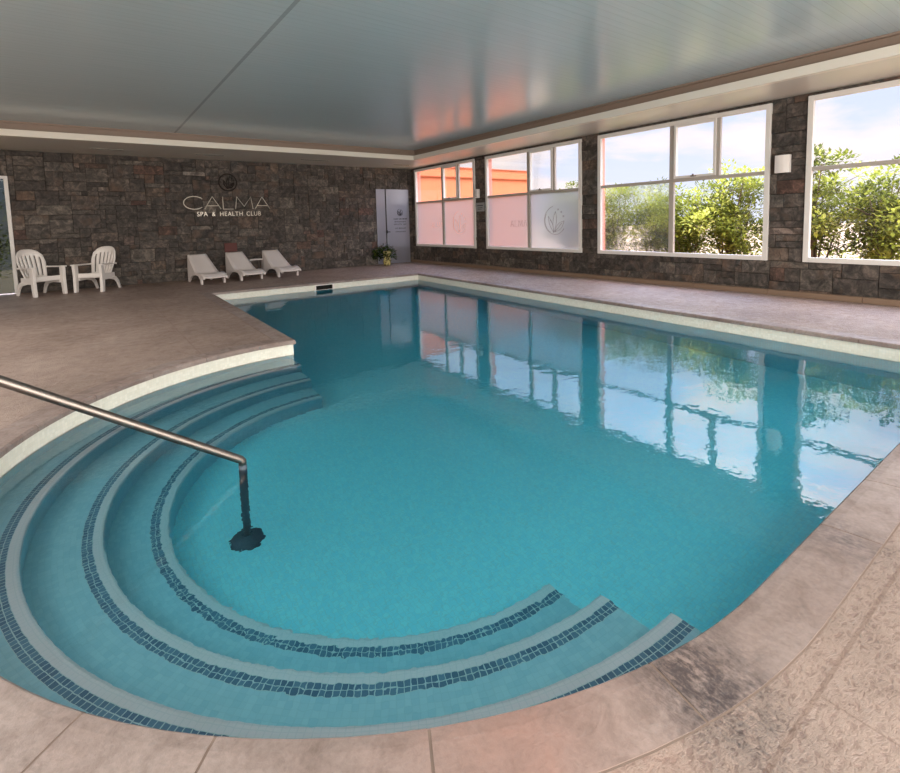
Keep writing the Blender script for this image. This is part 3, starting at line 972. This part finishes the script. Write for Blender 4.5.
# ------------------------------------------------------------------ loungers
def make_lounger(label):
    t = thing('pool_lounger', label, 'lounger')
    hw_ = .27
    top = [(p.x, p.y) for p in bezier([(.80, .66, 0), (.58, .52, 0), (.22, .30, 0), (.04, .225, 0), (-.14, .245, 0), (-.34, .235, 0), (-.50, .165, 0)], 5)]
    # shell
    bm = bmesh.new(); prevr = None
    for i_, (a, b) in enumerate(top):
        k = i_ / (len(top) - 1)
        wv = hw_ * (.78 + .22 * min(1, k * 1.7))
        row = []
        for q in range(9):
            u_ = -1 + q / 4
            sag = -.02 * (1 - u_ * u_)
            row.append(bm.verts.new((u_ * wv, a - sag * .4 * (1 if k < .5 else 0) + (.0), b + sag + (.018 * (1 - u_ * u_) if i_ == 0 else 0))))
        if prevr:
            for q in range(8):
                f = bm.faces.new((prevr[q], prevr[q + 1], row[q + 1], row[q])); f.smooth = True
        prevr = row
    o = obj('seat_shell', bm, M_lounge, t); m = o.modifiers.new('s', 'SOLIDIFY'); m.thickness = .022; m.offset = 0
    # moulded sides running down into the feet
    for sx_ in (-1, 1):
        bm = bmesh.new()
        pl = top + [(-.49, .125), (-.40, .15), (-.33, .14), (-.325, 0), (-.27, 0), (-.215, .12), (-.12, .185), (.06, .20), (.34, .17), (.50, .10), (.62, 0), (.68, 0), (.73, .35)]
        n_ = len(pl)
        def fn(a, b, tt):
            k = min(1, max(0, (b - .2) / .5)) if a > 0 else 0
            return (sx_ * (tt - .058 * k), a, b)
        add_prism(bm, pl, fn, hw_ - .035, hw_ + .005)
        obj('side_leg', bm, M_lounge, t)
    return t
lg = make_lounger('white moulded lounger on the left of the row of three')
lg.location = (2.38, 13.02, 0); lg.rotation_euler = (0, 0, rad(7))
l2_ = dup(lg, (3.29, 13.12, 0), rad(7), 'white moulded lounger in the middle of the row, below the maroon panel')
l3_ = dup(lg, (4.24, 13.20, 0), rad(6), 'white moulded lounger on the right of the row of three')
for q in (lg, l2_, l3_): q['group'] = 'white loungers along the stone wall'

# low white side table behind loungers
tb = thing('side_table', 'low white side table against the stone wall between the middle and right loungers', 'table', (3.72, 13.93, 0))
bm = bmesh.new(); add_box(bm, (-.17, -.17, .42), (.17, .17, .45), .008); obj('table_top', bm, M_lounge, tb)
for sx_ in (-1, 1):
    for sy_ in (-1, 1):
        bm = bmesh.new(); add_box(bm, (sx_ * .14 - .018, sy_ * .13 - .018, 0), (sx_ * .14 + .018, sy_ * .13 + .018, .42), .004); obj('leg', bm, plain('table_leg', (110, 100, 94), .5), tb)

# ------------------------------------------------------------------ leaves
def add_leaf(bm, lay, p, d, up, ln, wd_, tint):
    d = d.normalized(); s_ = d.cross(up)
    if s_.length < .01: s_ = Vector((1, 0, 0))
    s_.normalize(); n_ = s_.cross(d)
    a = bm.verts.new(p); b = bm.verts.new(p + d * ln * .45 + s_ * wd_ + n_ * ln * .06)
    c = bm.verts.new(p + d * ln - n_ * ln * .1); e = bm.verts.new(p + d * ln * .45 - s_ * wd_ + n_ * ln * .06)
    for f in (bm.faces.new((a, b, c)), bm.faces.new((a, c, e))):
        for l in f.loops: l[lay] = (tint, tint, tint, 1)
def rv(r): return Vector((r.gauss(0, 1), r.gauss(0, 1), r.gauss(0, 1))).normalized()

pp = thing('potted_plant', 'leafy green plant in a mottled yellow ceramic pot beside the grey door', 'plant', (7.66, 13.68, 0))
bm = bmesh.new()
add_lathe(bm, [(.09, 0), (.105, .02), (.12, .12), (.105, .24), (.12, .36), (.13, .44), (.12, .45), (.10, .42)], 20)
pot = obj('pot', bm, M_pot, pp)
bm = bmesh.new(); r = random.Random(2)
for k in range(14):
    a = r.uniform(0, 2 * pi); e = Vector((cos(a) * r.uniform(.08, .32), sin(a) * r.uniform(.08, .2), r.uniform(.3, .62)))
    add_tube(bm, bezier([(0, 0, .34), (e.x * .4, e.y * .4, .34 + (e.z - .3) * .8), tuple(e)], 3), .005, 4)
obj('stems', bm, M_bark, pp)
bm = bmesh.new(); lay = bm.loops.layers.color.new('tint')
for k in range(650):
    a = r.uniform(0, 2 * pi); q = r.random() ** .5
    p = Vector((cos(a) * .38 * q - .05, sin(a) * .22 * q + .06, .16 + .24 * (1 - q) + r.uniform(0, .30)))
    dd = Vector((cos(a), sin(a), r.uniform(-.6, .9)))
    add_leaf(bm, lay, p, dd + rv(r) * .5, Vector((0, 0, 1)), r.uniform(.06, .12), r.uniform(.014, .026), r.random())
obj('foliage', bm, M_leafd, pp)

# ------------------------------------------------------------------ outside: ground, bushes, orange wing
bm = bmesh.new(); add_box(bm, (XR + .22, -60, -.7), (90, 70, -.35)); 
struct(obj('outdoor_ground', bm, M_soil))
def bush(x, y, h, rx, label, seed, nleaf=6500, base=-.35, rz=None):
    r = random.Random(seed)
    t = thing('garden_bush', label, 'bush', (x, y, base))
    H_ = h - base
    tips = []
    bm = bmesh.new()
    for k in range(9):
        a = r.uniform(0, 2 * pi); q = r.uniform(.2, 1)
        e = Vector((cos(a) * rx * .75 * q, sin(a) * rx * .75 * q, H_ * r.uniform(.55, .93)))
        mid = Vector((e.x * .35 + r.uniform(-.1, .1), e.y * .35 + r.uniform(-.1, .1), e.z * .5))
        P_ = bezier([(r.uniform(-.06, .06), r.uniform(-.06, .06), 0), tuple(mid), tuple(e)], 5)
        add_tube(bm, P_, [.028 * (1 - .75 * i_ / (len(P_) - 1)) for i_ in range(len(P_))], 5)
        tips.append(e); tips.append(P_[7]); tips.append(P_[5])
        for j in range(3):
            s_ = P_[r.randint(4, 9)]; e2 = s_ + Vector((r.uniform(-.4, .4), r.uniform(-.4, .4), r.uniform(.05, .4)))
            add_tube(bm, [s_, (s_ + e2) / 2 + Vector((0, 0, .04)), e2], [.012, .008, .004], 4); tips.append(e2)
    obj('branches', bm, M_bark, t)
    bm = bmesh.new(); lay = bm.loops.layers.color.new('tint')
    # leaf sprays around branch tips
    cl = [(p, r.uniform(.18, .34), r.random()) for p in tips]
    for k in range(14):
        a = r.uniform(0, 2 * pi); q = r.random() ** .5
        cl.append((Vector((cos(a) * rx * q, sin(a) * rx * q, H_ * r.uniform(.25, .9) * (1.05 - .3 * q))), r.uniform(.2, .34), r.random()))
    for k in range(nleaf):
        c_, s_, tn = cl[r.randrange(len(cl))]
        o_ = rv(r) * s_ * (r.random() ** .4)
        o_.z *= .75
        p = c_ + o_
        if p.z > H_: p.z = H_ - r.uniform(0, .2)
        if p.z < .05: continue
        add_leaf(bm, lay, p, o_.normalized() + rv(r) * .6 + Vector((0, 0, .4)), Vector((0, 0, 1)), r.uniform(.06, .12), r.uniform(.018, .034), min(1, max(0, .75 * tn + .35 * r.random() - .05)))
    obj('foliage', bm, M_leaf, t)
    return t
B = [(12.3, 10.3, 2.85, .75, 'yellow-green bush top seen behind the frosted second window'),
     (11.6, 8.2, 2.30, .85, 'garden bush at the left edge of the third window behind misted glass'),
     (11.7, 7.1, 2.42, .85, 'garden bush behind the centre bar of the third window'),
     (11.3, 6.0, 2.12, .80, 'garden bush behind the right half of the third window'),
     (11.2, 5.1, 2.45, .75, 'garden bush at the right edge of the third window'),
     (11.6, 3.65, 2.75, .85, 'tallest garden bush at the left side of the rightmost window'),
     (11.5, 2.65, 2.35, .85, 'garden bush at the picture edge in the rightmost window'),
     (11.4, 1.5, 2.6, .85, 'garden bush past the picture edge beyond the rightmost window')]
for i, (x, y, h, rx, lb) in enumerate(B):
    b_ = bush(x, y, h, rx, lb, 20 + i)
    b_['group'] = 'garden bushes outside the windows'
# dark shrub outside the entrance
b_ = bush(-2.0, 16.2, 2.35, .8, 'shrub outside the glazed entrance at far left', 77, 1500); b_['group'] = 'garden bushes outside the windows'
bm = bmesh.new(); add_box(bm, (-12, 14.42, -.7), (8.9, 30, -.35)); struct(obj('outdoor_terrace', bm, M_soil))

# orange wing of the building
ow = thing('building_wing', 'orange rendered building wing with a flat parapet outside the left windows', 'building', (9.2, 16, -.35))
bm = bmesh.new(); add_box(bm, (0, 0, 0), (7.15, 5, 3.44)); obj('wall', bm, M_orange, ow)
bm = bmesh.new(); add_box(bm, (-.0, -.04, 3.44), (7.22, 5, 3.80)); obj('parapet', bm, M_orange, ow)
bm = bmesh.new(); add_box(bm, (-.0, -.075, 3.41), (7.26, -.0, 3.44)); obj('ledge', bm, M_orange2, ow)
bm = bmesh.new(); add_box(bm, (-.0, -.08, 3.78), (7.26, 5.04, 3.82)); obj('coping', bm, M_orange2, ow)

# ------------------------------------------------------------------ world and lights
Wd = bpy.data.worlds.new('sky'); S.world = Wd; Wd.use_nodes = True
nt = Wd.node_tree; nn = nt.nodes; ll = nt.links
bg = nn['Background']
tc = nn.new('ShaderNodeTexCoord'); mp = nn.new('ShaderNodeMapping'); mp.inputs['Scale'].default_value = (1.6, 1.6, 4.2); mp.inputs['Location'].default_value = (.35, .1, .2)
ll.new(tc.outputs['Generated'], mp.inputs['Vector'])
nz = nn.new('ShaderNodeTexNoise'); nz.inputs['Scale'].default_value = 1.5; nz.inputs['Detail'].default_value = 6; nz.inputs['Roughness'].default_value = .55; nz.inputs['Distortion'].default_value = .2
ll.new(mp.outputs[0], nz.inputs['Vector'])
cr = nn.new('ShaderNodeValToRGB'); cr.color_ramp.elements[0].position = .44; cr.color_ramp.elements[1].position = .56
ll.new(nz.outputs[0], cr.inputs[0])
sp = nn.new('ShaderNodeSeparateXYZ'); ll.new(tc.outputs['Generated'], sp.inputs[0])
gr = nn.new('ShaderNodeValToRGB')
gr.color_ramp.elements[0].position = .0; gr.color_ramp.elements[0].color = sc((228, 232, 252))
gr.color_ramp.elements[1].position = .6; gr.color_ramp.elements[1].color = sc((150, 184, 240))
ll.new(sp.outputs[2], gr.inputs[0])
mx = nn.new('ShaderNodeMix'); mx.data_type = 'RGBA'
ll.new(cr.outputs[0], mx.inputs[0]); ll.new(gr.outputs[0], mx.inputs[6]); mx.inputs[7].default_value = sc((255, 240, 236))
ll.new(mx.outputs[2], bg.inputs[0])
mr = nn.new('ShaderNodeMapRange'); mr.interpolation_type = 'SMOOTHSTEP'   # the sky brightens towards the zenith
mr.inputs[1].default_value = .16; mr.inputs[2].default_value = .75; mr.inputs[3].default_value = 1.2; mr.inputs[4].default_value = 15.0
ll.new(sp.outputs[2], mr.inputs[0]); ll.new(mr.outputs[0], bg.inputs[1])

def area(name, loc, rot, sx_, sy_, power, col):
    l = bpy.data.lights.new(name, 'AREA'); l.shape = 'RECTANGLE'; l.size = sx_; l.size_y = sy_; l.energy = power; l.color = col
    o = bpy.data.objects.new(name, l); o.location = loc; o.rotation_euler = rot; COL.objects.link(o); return o
# added fill lamps at the solid walls behind the camera and on the left
area('added_fill_front', (1.5, YF + .1, 1.7), (rad(90), 0, 0), 9, 2.6, 950, (1, .95, .88))
area('added_fill_left', (XL + .1, 5.5, 1.7), (rad(90), 0, rad(-90)), 11, 2.6, 110, (1, .90, .80))
for k_, (lx, ly) in enumerate(((-2.2, -1.3), (1.6, -1.3), (5.0, -1.3), (-3.0, 3.2), (-3.0, 7.4))):  # added unseen fill panels under the ceiling, to brighten pool and deck
    cl_ = thing('added_fill_panel', 'long white added fill light panel above the deck ' + ('behind the viewpoint' if ly < 0 else 'left of the view'), 'added fill light', (lx, ly, ZC), 0, 'added fill light panels')
    bm = bmesh.new()
    for lo, hi in (((-1.3, -.42, -.05), (1.3, -.38, 0)), ((-1.3, .38, -.05), (1.3, .42, 0)), ((-1.34, -.42, -.05), (-1.3, .42, 0)), ((1.3, -.42, -.05), (1.34, .42, 0))): add_box(bm, lo, hi)
    obj('panel_frame', bm, M_white, cl_)
    area('fill_panel_lamp', (lx, ly, ZC - .03), (0, 0, 0), 2.5, .7, 62 if ly < 0 else 170, (1, .95, .90))
sun = bpy.data.lights.new('sun', 'SUN'); sun.energy = 2.1; sun.angle = rad(1.5); sun.color = (1, .95, .86)
so = bpy.data.objects.new('sun', sun); COL.objects.link(so)
so.rotation_euler = Vector((-.42, -.55, .95)).to_track_quat('Z', 'Y').to_euler()

# ------------------------------------------------------------------ camera
yaw, pitch, roll, f, cx, cy = 0.62337778, -0.08864567, -0.02690921, 497.79426, 443.43852, 266.4769
fw = Vector((sin(yaw) * cos(pitch), cos(yaw) * cos(pitch), sin(pitch)))
r_ = Vector((cos(yaw), -sin(yaw), 0)); u_ = r_.cross(fw)
r2 = cos(roll) * r_ + sin(roll) * u_; u2 = -sin(roll) * r_ + cos(roll) * u_
cam = bpy.data.cameras.new('camera'); co_ = bpy.data.objects.new('camera', cam); COL.objects.link(co_)
M = Matrix((r2, u2, -fw)).transposed().to_4x4(); M.translation = Vector((0, 0, 1.3)); co_.matrix_world = M
cam.sensor_fit = 'HORIZONTAL'; cam.sensor_width = 36; cam.lens = f * 36 / 900
cam.shift_x = (450 - cx) / 900; cam.shift_y = (cy - 386.5) / 900
cam.clip_start = .02; cam.clip_end = 300
S.camera = co_
S.view_settings.view_transform = 'Standard'; S.view_settings.look = 'None'; S.view_settings.exposure = 0; S.view_settings.gamma = 1
S.view_settings.use_curve_mapping = False
S.cycles.max_bounces = 12; S.cycles.transparent_max_bounces = 16; S.cycles.transmission_bounces = 8
S.cycles.sample_clamp_indirect = 6
S.cycles.use_denoising = True
